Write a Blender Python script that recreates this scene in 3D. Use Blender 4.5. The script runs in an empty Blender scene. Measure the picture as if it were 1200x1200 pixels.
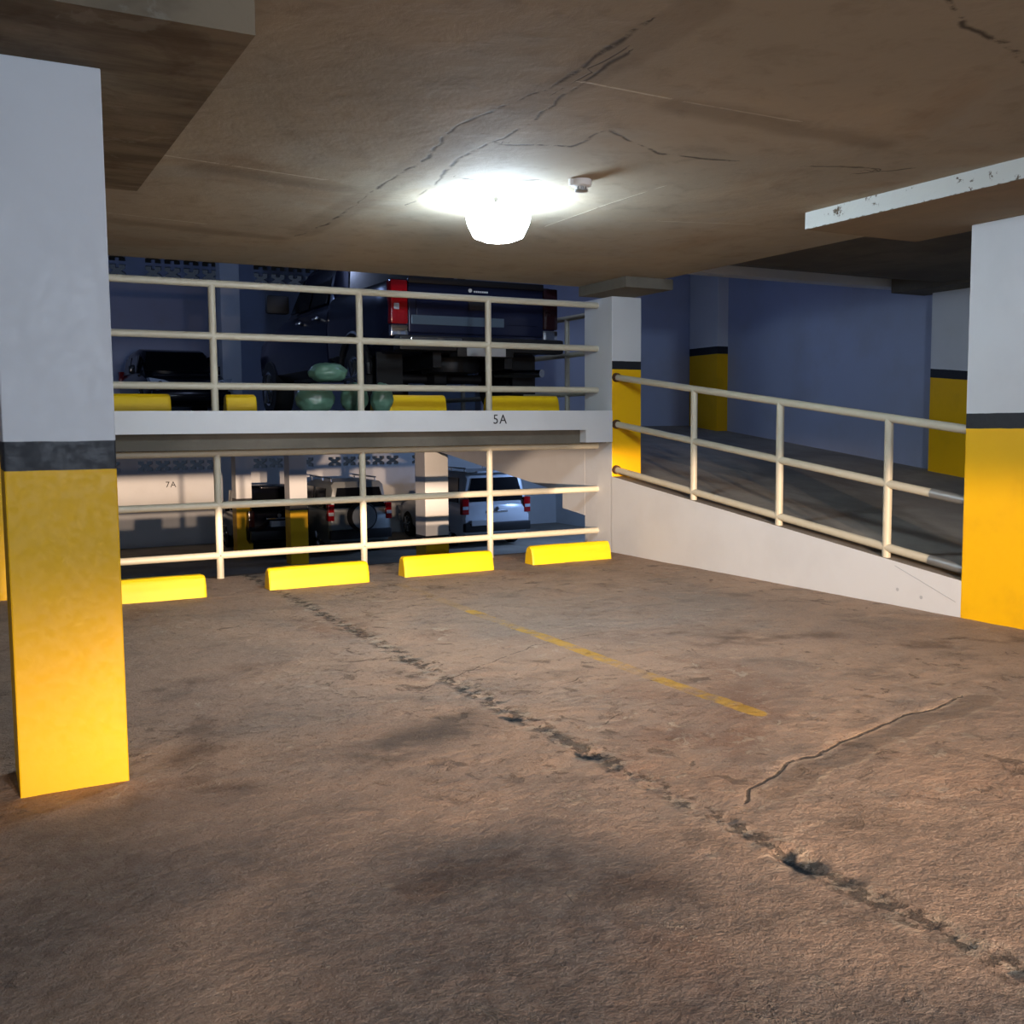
import bpy, bmesh, math, random
from mathutils import Vector, Matrix, noise
random.seed(7)
S = bpy.context.scene
COL = S.collection
PI = math.pi

# ------------------------------------------------------------------ materials
def s2l(c):
    return tuple((x/12.92 if x <= .04045 else ((x+.055)/1.055)**2.4) for x in c)
def rgb(r, g, b): return s2l((r/255, g/255, b/255)) + (1,)

class NT:
    """small helper around a node tree"""
    def __init__(s, mat):
        mat.use_nodes = True
        s.t = mat.node_tree; s.t.nodes.clear()
        s.out = s.t.nodes.new('ShaderNodeOutputMaterial')
        s.b = s.t.nodes.new('ShaderNodeBsdfPrincipled')
        s.t.links.new(s.b.outputs[0], s.out.inputs[0])
    def n(s, k, **kw):
        n = s.t.nodes.new(k)
        for a, v in kw.items(): setattr(n, a, v)
        return n
    def put(s, sock, v):
        if isinstance(v, bpy.types.NodeSocket): s.t.links.new(v, sock)
        else: sock.default_value = v
    def math(s, op, a, b=0.0, c=None, clamp=False):
        n = s.n('ShaderNodeMath', operation=op, use_clamp=clamp)
        s.put(n.inputs[0], a); s.put(n.inputs[1], b)
        if c is not None: s.put(n.inputs[2], c)
        return n.outputs[0]
    def vec(s, op, a, b=None, out=0):
        n = s.n('ShaderNodeVectorMath', operation=op)
        s.put(n.inputs[0], a)
        if b is not None: s.put(n.inputs['Scale' if op == 'SCALE' else 1], b)
        return n.outputs[out]
    def coord(s):
        return s.n('ShaderNodeTexCoord').outputs['Object']
    def noise(s, co, scale, detail=4, rough=.55, dist=0.0, stretch=None):
        if stretch:
            m = s.n('ShaderNodeMapping'); s.put(m.inputs[0], co); m.inputs['Scale'].default_value = stretch; co = m.outputs[0]
        n = s.n('ShaderNodeTexNoise'); s.put(n.inputs['Vector'], co)
        n.inputs['Scale'].default_value = scale; n.inputs['Detail'].default_value = detail
        n.inputs['Roughness'].default_value = rough; n.inputs['Distortion'].default_value = dist
        return n.outputs['Fac']
    def ramp(s, f, lo, hi, a=0.0, b=1.0):
        n = s.n('ShaderNodeMapRange', clamp=True, interpolation_type='SMOOTHSTEP')
        s.put(n.inputs[0], f); s.put(n.inputs[1], lo); s.put(n.inputs[2], hi); s.put(n.inputs[3], a); s.put(n.inputs[4], b)
        return n.outputs[0]
    def mix(s, f, a, b):
        n = s.n('ShaderNodeMix', data_type='RGBA')
        s.put(n.inputs['Factor'], f); s.put(n.inputs[6], a); s.put(n.inputs[7], b)
        return n.outputs[2]
    def bump(s, h, strength=.5, dist=.01, normal=None):
        n = s.n('ShaderNodeBump'); s.put(n.inputs['Height'], h)
        n.inputs['Strength'].default_value = strength; n.inputs['Distance'].default_value = dist
        if normal is not None: s.put(n.inputs['Normal'], normal)
        return n.outputs[0]
    def set(s, color=None, rough=None, metal=None, normal=None, spec=None):
        if color is not None: s.put(s.b.inputs['Base Color'], color)
        if rough is not None: s.put(s.b.inputs['Roughness'], rough)
        if metal is not None: s.put(s.b.inputs['Metallic'], metal)
        if normal is not None: s.put(s.b.inputs['Normal'], normal)
        if spec is not None: s.put(s.b.inputs['Specular IOR Level'], spec)
    def attr(s, name):
        return s.n('ShaderNodeAttribute', attribute_name=name).outputs['Fac']
    def noise3(s, co, scale, detail=4, rough=.55, dist=0.0):
        n = s.n('ShaderNodeTexNoise'); s.put(n.inputs['Vector'], co)
        n.inputs['Scale'].default_value = scale; n.inputs['Detail'].default_value = detail
        n.inputs['Roughness'].default_value = rough; n.inputs['Distortion'].default_value = dist
        sp = s.n('ShaderNodeSeparateColor'); s.put(sp.inputs[0], n.outputs['Color'])
        return sp.outputs[0], sp.outputs[1], sp.outputs[2]
    def polydist(s, co, pts, wob=0.0, wscale=6.0):
        """distance in the XY plane to a polyline"""
        sep = s.n('ShaderNodeSeparateXYZ'); s.put(sep.inputs[0], co)
        x, y = sep.outputs[0], sep.outputs[1]
        if wob:
            x = s.math('ADD', x, s.math('MULTIPLY', s.math('SUBTRACT', s.noise(co, wscale, 3), .5), wob))
            o = s.vec('ADD', co, (7.3, 2.1, 0))
            y = s.math('ADD', y, s.math('MULTIPLY', s.math('SUBTRACT', s.noise(o, wscale, 3), .5), wob))
        best = None
        for (ax, ay), (bx, by) in zip(pts, pts[1:]):
            dx, dy = bx-ax, by-ay; L2 = dx*dx+dy*dy
            px = s.math('SUBTRACT', x, ax); py = s.math('SUBTRACT', y, ay)
            t = s.math('ADD', s.math('MULTIPLY', px, dx/L2), s.math('MULTIPLY', py, dy/L2), clamp=True)
            qx = s.math('SUBTRACT', px, s.math('MULTIPLY', t, dx)); qy = s.math('SUBTRACT', py, s.math('MULTIPLY', t, dy))
            d = s.math('SQRT', s.math('ADD', s.math('MULTIPLY', qx, qx), s.math('MULTIPLY', qy, qy)))
            best = d if best is None else s.math('MINIMUM', best, d)
        return best

def newmat(name):
    m = bpy.data.materials.new(name); return m, NT(m)

def simple(name, col, rough=.5, metal=0.0, var=.12, scale=8, bump=.1, spec=.5):
    m, t = newmat(name); co = t.coord()
    f = t.noise(co, scale, 4)
    d = tuple(c*(1-var) for c in col[:3]) + (1,); e = tuple(min(1, c*(1+var)) for c in col[:3]) + (1,)
    t.set(t.mix(f, d, e), rough, metal, t.bump(t.noise(co, scale*12, 3), bump, .002) if bump else None, spec)
    return m

WHITE = rgb(214, 216, 216)
YEL = rgb(247, 190, 0)
BLK = rgb(34, 36, 40)

def paint_mat(name, base=WHITE, bands=None, dirt=.12):
    """smooth painted render; bands = (z0 black bottom, z1 black top), yellow below"""
    m, t = newmat(name); co = t.coord()
    f = t.noise(co, 1.6, 5, .6)
    c = t.mix(t.math('MULTIPLY', t.ramp(f, .4, .75), dirt), base, rgb(150, 145, 140))
    fine = t.noise(co, 34, 4)
    if bands:
        geo = t.n('ShaderNodeNewGeometry'); sp = t.n('ShaderNodeSeparateXYZ'); t.put(sp.inputs[0], geo.outputs['Position'])
        z = t.math('ADD', sp.outputs[2], t.math('MULTIPLY', t.math('SUBTRACT', t.noise(co, 9, 2), .5), .006))
        if len(bands) == 3:      # bands that climb with the ramp
            z = t.math('SUBTRACT', z, t.math('MULTIPLY', t.math('SUBTRACT', sp.outputs[1], bands[2][0]), bands[2][1]))
        yy = t.mix(t.ramp(t.noise(co, 2.5, 4), .5, .8), YEL, rgb(232, 176, 10))
        blk = t.ramp(z, bands[1]-.002, bands[1]+.002)
        yel = t.ramp(z, bands[0]-.002, bands[0]+.002)
        c = t.mix(blk, t.mix(yel, yy, BLK), c)
    t.set(c, t.ramp(fine, .3, .7, .42, .6), 0.0, t.bump(t.math('ADD', t.math('MULTIPLY', fine, .6), t.math('MULTIPLY', t.noise(co, 5, 4), 1.5)), .25, .004), .4)
    return m

def concrete_mat(name, a, b, joints=()):
    m, t = newmat(name); co = t.coord()
    f = t.noise(co, .9, 6, .6, .4); g = t.noise(co, 5, 5, .65)
    c = t.mix(t.ramp(f, .32, .68), a, b)
    c = t.mix(t.math('MULTIPLY', t.ramp(g, .45, .75), .35), c, tuple(x*.6 for x in a[:3]) + (1,))
    sm = t.noise(co, 2.2, 5, .6, .2, (1, .18, 1))
    c = t.mix(t.math('MULTIPLY', t.ramp(sm, .52, .75), .3), c, tuple(x*.55 for x in b[:3]) + (1,))
    t.set(c, .85, 0, t.bump(t.math('ADD', t.math('MULTIPLY', g, .8), t.math('MULTIPLY', t.noise(co, 45, 4), .35)), .35, .01), .25)
    return m

M = {}
M['white'] = paint_mat('white wall paint')
M['bluewall'] = paint_mat('pale blue grey wall paint', rgb(164, 173, 196), None, .25)
M['rail'] = simple('cream enamel on steel', rgb(200, 192, 168), .42, 0, .05, 6, .05)
M['steel'] = simple('bare galvanised sleeve', rgb(150, 152, 150), .4, .6)
M['stop'] = simple('yellow road paint on concrete', rgb(250, 205, 0), .5, 0, .06, 14, .5)
M['slab'] = concrete_mat('raw concrete soffit', rgb(148, 130, 106), rgb(136, 124, 106))
M['slabdark'] = concrete_mat('bare dark concrete', rgb(116, 110, 98), rgb(94, 90, 80))
M['darkfloor'] = concrete_mat('ramp concrete', rgb(168, 162, 150), rgb(140, 135, 126))
M['black_paint'] = simple('black car paint', rgb(16, 18, 26), .16, .2, .05, 3, 0)
M['navy_paint'] = simple('navy car paint', rgb(28, 33, 58), .2, .3, .05, 3, 0)
M['silver_paint'] = simple('silver car paint', rgb(150, 156, 158), .3, .5, .04, 3, 0)
M['white_paint'] = simple('white car paint', rgb(205, 212, 220), .25, .1, .03, 3, 0)
M['slate'] = simple('slate blue painted reflection', rgb(92, 108, 122), .2, .3, .04, 3, 0)  # tone of the reflection painted across the pickup tailgate
M['glass'] = simple('tinted car glass', rgb(12, 14, 18), .16, 0, .05, 2, 0)
M['chrome'] = simple('chrome', rgb(215, 218, 222), .14, 1, .03, 3, 0)
M['plastic'] = simple('black plastic trim', rgb(22, 23, 26), .5, 0, .1, 8, .05)
M['rubber'] = simple('tyre rubber', rgb(18, 18, 19), .8, 0, .15, 12, .2)
M['redlens'] = simple('red lamp lens', rgb(150, 8, 16), .12, 0, .1, 20, 0)
M['smoked'] = simple('smoked lamp lens', rgb(34, 12, 14), .15, 0, .1, 20, 0)
M['clearlens'] = simple('clear lamp lens', rgb(205, 212, 222), .08, .3, .1, 30, 0)
M['plate'] = simple('grey licence plate', rgb(176, 180, 182), .4, 0, .05, 10, 0)
M['bag'] = simple('green plastic sheeting', rgb(92, 128, 108), .3, 0, .25, 9, .5)
M['rust'] = simple('rusty dark steel', rgb(92, 64, 38), .8, .2, .4, 30, .3)
M['ink'] = simple('black stencil ink', rgb(40, 40, 42), .7, 0, .1, 20, 0)
M['dial'] = simple('white moulded plastic', rgb(225, 226, 224), .4, 0, .03, 10, 0)

def lamp_mat():
    m = bpy.data.materials.new('glowing lamp diffuser'); m.use_nodes = True
    t = m.node_tree; t.nodes.clear()
    o = t.nodes.new('ShaderNodeOutputMaterial'); e = t.nodes.new('ShaderNodeEmission')
    e.inputs[0].default_value = (.68, .84, 1, 1); e.inputs[1].default_value = LAMP
    t.links.new(e.outputs[0], o.inputs[0]); return m
LAMP = 140.0
M['lamp'] = lamp_mat()

# ------------------------------------------------------------------ mesh helpers
def link_bm(name, bm, mat, parent=None, smooth=False, loc=None):
    me = bpy.data.meshes.new(name)
    bmesh.ops.recalc_face_normals(bm, faces=bm.faces)
    bm.to_mesh(me); bm.free()
    for m in (mat if isinstance(mat, (list, tuple)) else [mat]): me.materials.append(m)
    if smooth:
        me.polygons.foreach_set('use_smooth', [True]*len(me.polygons))
        try: me.set_sharp_from_angle(angle=math.radians(38))
        except Exception: pass
    o = bpy.data.objects.new(name, me); COL.objects.link(o)
    if parent: o.parent = parent
    if loc: o.location = loc
    return o
def box(bm, x0, x1, y0, y1, z0, z1, bevel=0):
    vs = [bm.verts.new((x, y, z)) for x in (x0, x1) for y in (y0, y1) for z in (z0, z1)]
    fs = [bm.faces.new([vs[i] for i in q]) for q in ((0,1,3,2),(4,6,7,5),(0,4,5,1),(2,3,7,6),(0,2,6,4),(1,5,7,3))]
    if bevel:
        es = list({e for f in fs for e in f.edges})
        bmesh.ops.bevel(bm, geom=es, offset=bevel, segments=2, affect='EDGES', profile=.6)
def prism(bm, prof, x0, x1, axis='X'):
    """profile polygon (a,b) swept along an axis; X: (y,z); Y: (x,z); Z: (x,y)"""
    def P(a, b, s): return {'X': (s, a, b), 'Y': (a, s, b), 'Z': (a, b, s)}[axis]
    A = [bm.verts.new(P(a, b, x0)) for a, b in prof]; B = [bm.verts.new(P(a, b, x1)) for a, b in prof]
    bm.faces.new(A); bm.faces.new(B[::-1]); n = len(prof)
    for i in range(n): bm.faces.new((A[i], A[(i+1) % n], B[(i+1) % n], B[i]))
def tube(bm, a, b, r, seg=16, cap=True, r2=None):
    a, b = Vector(a), Vector(b); d = (b-a).normalized(); r2 = r if r2 is None else r2
    u = d.orthogonal().normalized(); v = d.cross(u)
    A = [bm.verts.new(a+(u*math.cos(t)+v*math.sin(t))*r) for t in [2*PI*i/seg for i in range(seg)]]
    B = [bm.verts.new(b+(u*math.cos(t)+v*math.sin(t))*r2) for t in [2*PI*i/seg for i in range(seg)]]
    for i in range(seg): bm.faces.new((A[i], A[(i+1) % seg], B[(i+1) % seg], B[i]))
    if cap: bm.faces.new(A[::-1]); bm.faces.new(B)
def lathe(bm, prof, c=(0,0,0), axis='Z', seg=28):
    rings = []
    for r, h in prof:
        ring = []
        for i in range(seg):
            t = 2*PI*i/seg; p = (r*math.cos(t), r*math.sin(t), h)
            if axis == 'X': p = (h, p[0], p[1])
            if axis == 'Y': p = (p[0], h, p[1])
            ring.append(bm.verts.new((p[0]+c[0], p[1]+c[1], p[2]+c[2])))
        rings.append(ring)
    for A, B in zip(rings, rings[1:]):
        for i in range(seg): bm.faces.new((A[i], A[(i+1) % seg], B[(i+1) % seg], B[i]))
    bm.faces.new(rings[0][::-1]); bm.faces.new(rings[-1])
def B(): return bmesh.new()
def boxo(name, mat, parent, *a, bevel=0):
    bm = B(); box(bm, *a, bevel=bevel); return link_bm(name, bm, mat, parent)
def struct(o, label=None):
    o['kind'] = 'structure'
    if label: o['label'] = label
    return o
def tag(o, label, cat, group=None):
    o['label'] = label; o['category'] = cat
    if group: o['group'] = group
    return o
def empty(name, loc=(0,0,0), rz=0):
    o = bpy.data.objects.new(name, None); COL.objects.link(o); o.location = loc; o.rotation_euler = (0,0,rz); return o
def copytree(o, parent=None):
    c = o.copy(); COL.objects.link(c); c.parent = parent
    for ch in list(o.children): copytree(ch, c)
    return c
def text(name, s, size, mat, loc, rot, parent, sx=1.0, ext=.0015):
    cu = bpy.data.curves.new(name, 'FONT'); cu.body = s; cu.size = size; cu.extrude = ext
    cu.align_x = 'CENTER'; cu.align_y = 'CENTER'; cu.space_character = 1.15
    t = bpy.data.objects.new(name, cu); COL.objects.link(t)
    me = bpy.data.meshes.new_from_object(t.evaluated_get(bpy.context.evaluated_depsgraph_get()))
    bpy.data.objects.remove(t); bpy.data.curves.remove(cu)
    me.materials.clear(); me.materials.append(mat)
    o = bpy.data.objects.new(name, me); COL.objects.link(o)
    o.location = loc; o.rotation_euler = rot; o.scale = (sx, 1, 1)
    if parent: o.parent = parent
    return o

ZC = 2.87      # soffit over the bay
ZU = 1.54      # upper deck
ZL = -1.60     # lower deck
XR = 6.27      # face of the parapet and right hand columns
def RZ(y): return .26 + .127*(y-4.87)        # top of the ramp kerb

# ------------------------------------------------------------------ the floor of the bay
CRACK = [(2.53,2.86),(2.62,2.95),(2.80,3.01),(2.98,3.12),(3.16,3.13),(3.38,3.22),(3.69,3.28),(3.95,3.37),(4.16,3.36),(4.47,3.45)]
import numpy as np
def fields(verts, specs):
    """per vertex distances to polylines: name -> (points, wobble, frequency, signed)"""
    P = np.array(verts)[:, :2]
    out = {}
    cache = {}
    for name, lines, wob, fr, signed in specs:
        if wob and fr not in cache:
            cache[fr] = np.array([(noise.noise(Vector((x*fr, y*fr, 0))), noise.noise(Vector((x*fr, y*fr, 9)))) for x, y in P])
        Q = P + (cache[fr]*wob if wob else 0)
        best = np.full(len(P), 9.0); sg = np.ones(len(P))
        for pts in lines:
            for a, b in zip(pts, pts[1:]):
                a = np.array(a); d = np.array(b)-a; r = Q-a
                t = np.clip((r@d)/(d@d), 0, 1); q = r-t[:, None]*d
                L = np.hypot(q[:, 0], q[:, 1]); k = L < best
                best[k] = L[k]; sg[k] = np.sign(d[0]*r[k, 1]-d[1]*r[k, 0])
        out[name] = best
        if signed: out[name+'_s'] = best*sg
    return out
def put_fields(me, F):
    for k, v in F.items():
        a = me.attributes.new(k, 'FLOAT', 'POINT'); a.data.foreach_set('value', v.astype('f'))
FLOORSPEC = [
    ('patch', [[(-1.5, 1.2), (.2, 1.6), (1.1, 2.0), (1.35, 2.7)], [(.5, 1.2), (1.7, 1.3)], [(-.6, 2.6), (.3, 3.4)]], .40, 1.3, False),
    ('oil', [[(2.1, 4.35), (1.6, 4.1)]], .16, 3, False),
    ('dirt', [[(.75,4.2),(1.0,4.9)], [(4.2,5.1),(5.0,4.9)], [(5.2,4.4),(6.0,4.2)], [(.9,5.6),(1.5,5.9)], [(2.36,6.5),(2.3,6.9)], [(1.1,2.8),(1.5,2.75)], [(1.75,2.55),(1.9,2.4)], [(3.9,5.6),(4.5,5.3)], [(.55,4.1),(1.0,3.9)]], .16, 4, False),
    ('joint', [[(2.33, .2), (2.33, 4.5), (2.38, 9.7)]], .035, 5, False),
    ('hole', [[(2.35, 2.44), (2.30, 2.32)], [(2.30, 3.66), (2.33, 3.58)], [(2.27, 4.30), (2.32, 4.22)]], .03, 14, False),
    ('crack', [CRACK], .012, 9, True),
    ('repair', [[(a+.06, b-.085) for a, b in CRACK[1:]]], .03, 5, False),
    ('hair', [[(2.2,5.0),(2.75,5.35),(3.2,5.62),(3.7,5.7)], [(2.6,4.55),(3.0,4.75),(3.2,4.72)], [(2.0,2.95),(2.15,2.85)], [(4.0,2.6),(4.12,2.5),(4.18,2.36)], [(2.62,3.95),(2.8,4.1)]], .03, 7, True),
    ('line', [[(3.35, 3.72), (3.37, 6.9)]], 0, 0, False),
    ('faint', [[(3.37, 6.9), (3.40, 8.4)]], 0, 0, False)]
def floor_mat():
    m, t = newmat('worn stained concrete floor'); co = t.coord()
    b1, b2, b3 = t.noise3(co, .6, 5, .62, .5)
    m1, m2, m3 = t.noise3(co, 2.6, 6, .64, .3)
    f1, f2, f3 = t.noise3(co, 13, 6, .7)
    g1, g2, g3 = t.noise3(co, 85, 3, .62)
    c = t.mix(t.ramp(b1, .35, .65), rgb(150, 129, 112), rgb(172, 145, 122))
    c = t.mix(t.math('MULTIPLY', t.ramp(m1, .48, .70), .5), c, rgb(106, 92, 80))
    c = t.mix(t.math('MULTIPLY', t.ramp(b2, .52, .68), .35), c, rgb(138, 132, 124))
    c = t.mix(t.math('MULTIPLY', t.ramp(b3, .54, .70), .5), c, rgb(122, 84, 62))
    c = t.mix(t.math('MULTIPLY', t.ramp(f1, .55, .72), .35), c, rgb(90, 78, 68))
    c = t.mix(t.math('MULTIPLY', t.math('MULTIPLY', t.ramp(f2, .56, .66), t.ramp(m2, .46, .60)), .4), c, rgb(186, 172, 152))
    c = t.mix(t.math('MULTIPLY', t.ramp(g2, .50, .72), .35), c, rgb(74, 62, 54))
    c = t.mix(t.math('MULTIPLY', t.ramp(g3, .54, .74), .30), c, rgb(198, 184, 162))
    q1, q2, q3 = t.noise3(co, 5.5, 6, .72, .6)
    c = t.mix(t.math('MULTIPLY', t.math('MULTIPLY', t.ramp(q1, .58, .63), t.ramp(b1, .44, .56)), .55), c, rgb(78, 66, 56))
    c = t.mix(t.math('MULTIPLY', t.math('MULTIPLY', t.ramp(q2, .59, .64), t.ramp(b3, .44, .56)), .45), c, rgb(192, 178, 156))
    wv = t.noise(co, 3.0, 3, .5, 1.2, (.35, 2.0, 1))
    c = t.mix(t.math('MULTIPLY', t.math('MULTIPLY', t.math('MULTIPLY', t.ramp(wv, .63, .66), t.ramp(wv, .69, .66)), t.ramp(m3, .45, .6)), .35), c, rgb(196, 176, 150))
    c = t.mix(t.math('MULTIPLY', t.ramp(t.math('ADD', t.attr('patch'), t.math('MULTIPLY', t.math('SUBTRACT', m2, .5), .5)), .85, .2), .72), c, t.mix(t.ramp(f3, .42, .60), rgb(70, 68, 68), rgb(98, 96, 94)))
    c = t.mix(t.math('MULTIPLY', t.math('MULTIPLY', t.ramp(t.attr('oil'), .30, .02), t.ramp(m2, .35, .6)), .7), c, rgb(60, 56, 52))
    c = t.mix(t.math('MULTIPLY', t.math('MULTIPLY', t.ramp(t.attr('dirt'), .20, .0), t.ramp(m3, .42, .60)), .55), c, rgb(70, 50, 38))
    jw = t.math('ADD', t.attr('joint'), t.math('MULTIPLY', t.math('SUBTRACT', f3, .5), .06))
    chip = t.math('MULTIPLY', t.ramp(jw, .085, .02), t.ramp(f1, .49, .56))
    pale = t.math('MULTIPLY', t.ramp(jw, .13, .02), t.ramp(f2, .48, .58))
    c = t.mix(t.math('MULTIPLY', pale, .5), c, rgb(172, 160, 140))
    c = t.mix(t.math('MULTIPLY', chip, .75), c, rgb(62, 58, 54))
    c = t.mix(t.ramp(t.attr('hole'), .036, .012), c, rgb(44, 50, 54))
    rp = t.math('ADD', t.attr('repair'), t.math('MULTIPLY', t.math('SUBTRACT', f3, .5), .03))
    cd = t.math('MAXIMUM', t.math('ABSOLUTE', t.math('ADD', t.attr('crack_s'), t.math('MULTIPLY', t.math('SUBTRACT', f2, .5), .022))), t.math('SUBTRACT', t.attr('crack'), .03))
    c = t.mix(t.math('MULTIPLY', t.ramp(rp, .085, .055), .42), c, rgb(128, 106, 86))
    c = t.mix(t.math('MULTIPLY', t.math('MULTIPLY', t.ramp(rp, .07, .085), t.ramp(rp, .10, .085)), .3), c, rgb(190, 170, 142))
    crack = t.math('MULTIPLY', t.ramp(cd, .011, .003), t.ramp(f1, .36, .46))
    c = t.mix(t.math('MULTIPLY', crack, .85), c, rgb(50, 48, 45))
    cc = t.math('MAXIMUM', t.math('ABSOLUTE', t.math('ADD', t.attr('hair_s'), t.math('MULTIPLY', t.math('SUBTRACT', f2, .5), .02))), t.math('SUBTRACT', t.attr('hair'), .02))
    hair = t.math('MULTIPLY', t.ramp(cc, .007, .002), t.ramp(f3, .42, .52))
    c = t.mix(t.math('MULTIPLY', hair, .7), c, rgb(60, 52, 44))
    lw = t.math('ADD', t.attr('line'), t.math('MULTIPLY', t.math('SUBTRACT', f3, .5), .03))
    wear = t.ramp(t.math('ADD', t.math('MULTIPLY', m2, .5), t.math('MULTIPLY', f2, .5)), .42, .56)
    c = t.mix(t.math('MULTIPLY', t.ramp(lw, .056, .044), t.math('MULTIPLY_ADD', wear, .62, .10)), c, rgb(196, 152, 34))
    c = t.mix(t.math('MULTIPLY', t.ramp(t.attr('faint'), .055, .04), t.math('MULTIPLY', wear, .2)), c, rgb(196, 152, 50))
    h = t.math('ADD', t.math('MULTIPLY', m1, 1.0), t.math('MULTIPLY', f1, 1.1))
    h = t.math('ADD', h, t.math('MULTIPLY', g1, .22))
    h = t.math('SUBTRACT', h, t.math('MULTIPLY', t.math('MULTIPLY', t.ramp(q1, .58, .63), t.ramp(b1, .44, .56)), .35))
    h = t.math('ADD', h, t.math('MULTIPLY', t.math('MULTIPLY', t.ramp(q2, .59, .64), t.ramp(b3, .44, .56)), .25))
    h = t.math('SUBTRACT', h, t.math('MULTIPLY', t.math('MULTIPLY', t.ramp(f3, .57, .64), t.ramp(b2, .45, .58)), .45))
    h = t.math('SUBTRACT', h, t.math('MULTIPLY', chip, .8))
    h = t.math('SUBTRACT', h, t.math('MULTIPLY', crack, .5))
    t.set(c, .82, 0, t.bump(h, .8, .026), .25)
    return m

def axis_pts(lo, hi, a, b, step, coarse=.5):
    p = []; x = lo
    while x < a - 1e-6: p.append(x); x += min(coarse, a-x)
    n = round((b-a)/step); p += [a+(b-a)*i/n for i in range(n+1)]
    x = b
    while x < hi - 1e-6: x += min(coarse, hi-x); p.append(x)
    return p
def segd(p, a, b):
    ax, ay = a; bx, by = b; dx, dy = bx-ax, by-ay
    t = max(0, min(1, ((p[0]-ax)*dx+(p[1]-ay)*dy)/(dx*dx+dy*dy)))
    return math.hypot(p[0]-ax-t*dx, p[1]-ay-t*dy), (dx*(p[1]-ay)-dy*(p[0]-ax))
xs = axis_pts(-6, 6.3, -.6, 6.25, .026); ys = axis_pts(-9, 9.78, .9, 9.7, .03)
verts = []
for y in ys:
    for x in xs:
        z = 0.0
        if -.7 < x < 6.27 and .8 < y < 9.75:
            v = Vector((x, y, 0))
            z += .006*(noise.fractal(v*1.6, 1, 2, 5)) - .002
            n5 = noise.noise(v*9)
            z += .0022*n5 + .0012*noise.noise(v*19)
            jd = abs(x-2.33-.05*(y > 4.5)*(y-4.5)/5-.05*noise.noise(v*3))
            if jd < .14:
                w = (1-jd/.14)
                z += w*(.010*noise.noise(v*17) + .008*noise.noise(v*33)) - w*w*.006
            for q in ((2.33,2.38,.05,.030),(2.31,3.62,.04,.022),(2.29,4.26,.04,.018)):
                d = math.hypot(x-q[0], (y-q[1])*.7)
                if d < q[2]*1.6: z -= q[3]*(1-d/(q[2]*1.6))
            if 2.4 < x < 4.7 and 2.6 < y < 3.7:
                d, sd = min((segd((x, y), a, b) for a, b in zip(CRACK, CRACK[1:])), key=lambda q: q[0])
                if d < .16: z -= .007*(1-d/.16) * (1 if sd < 0 else (.0 if d > .02 else .8))
        z = min(z, .012)
        verts.append((x, y, z-.006))
nx = len(xs); faces = [(j*nx+i, j*nx+i+1, (j+1)*nx+i+1, (j+1)*nx+i) for j in range(len(ys)-1) for i in range(nx-1)]
# edge of the slab where it drops to the lower deck
base = len(verts)
for x in xs: verts.append((x, 9.78, -.28))
faces += [((len(ys)-1)*nx+i, (len(ys)-1)*nx+i+1, base+i+1, base+i) for i in range(nx-1)]
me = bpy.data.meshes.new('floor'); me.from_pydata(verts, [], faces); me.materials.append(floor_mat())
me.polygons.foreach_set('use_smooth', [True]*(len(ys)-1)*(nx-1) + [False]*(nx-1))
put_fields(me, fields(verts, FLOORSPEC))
fl = bpy.data.objects.new('floor', me); COL.objects.link(fl); struct(fl)

# ------------------------------------------------------------------ ceiling slab
CEILSPEC = [
    ('dark', [[(2.74,6.49),(2.67,5.95),(2.52,5.3),(2.55,4.6),(2.48,4.06),(2.42,3.5)],
              [(2.40,7.9),(2.46,7.3),(2.37,6.0),(2.36,5.3),(2.24,4.74),(2.36,4.02),(2.30,3.2)],
              [(2.6,4.9),(2.78,4.82),(2.96,4.77),(2.95,4.55),(2.93,4.39),(3.2,4.56),(3.45,4.68),(3.7,4.66),(3.95,4.62)],
              [(3.02,2.45),(3.2,2.6),(3.38,2.68),(3.7,2.73),(4.1,2.9)], [(4.41,4.51),(4.6,4.42),(4.8,4.38)], [(4.8,4.5),(4.98,4.27)],
              [(2.95,5.6),(3.15,5.52)], [(2.7,5.65),(2.9,5.7)]], .025, 7, True),
    ('wide', [[(2.42,7.8),(2.40,5.9),(2.36,4.7),(2.42,3.9),(2.4,3.0)]], .03, 3, False),
    ('lite', [[(.9,5.88),(1.3,5.95),(2.0,6.06)], [(.95,7.63),(1.65,7.74)], [(2.45,3.86),(3.0,3.88),(3.7,3.88)], [(3.94,6.73),(3.93,5.9),(3.95,5.3)], [(4.6,6.2),(5.3,6.0)]], 0, 0, True),
    ('smear', [[(1.3,6.1),(2.2,6.25)], [(3.0,3.95),(4.4,4.0)], [(1.1,7.9),(2.3,8.1)]], .05, 3, False)]
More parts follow.
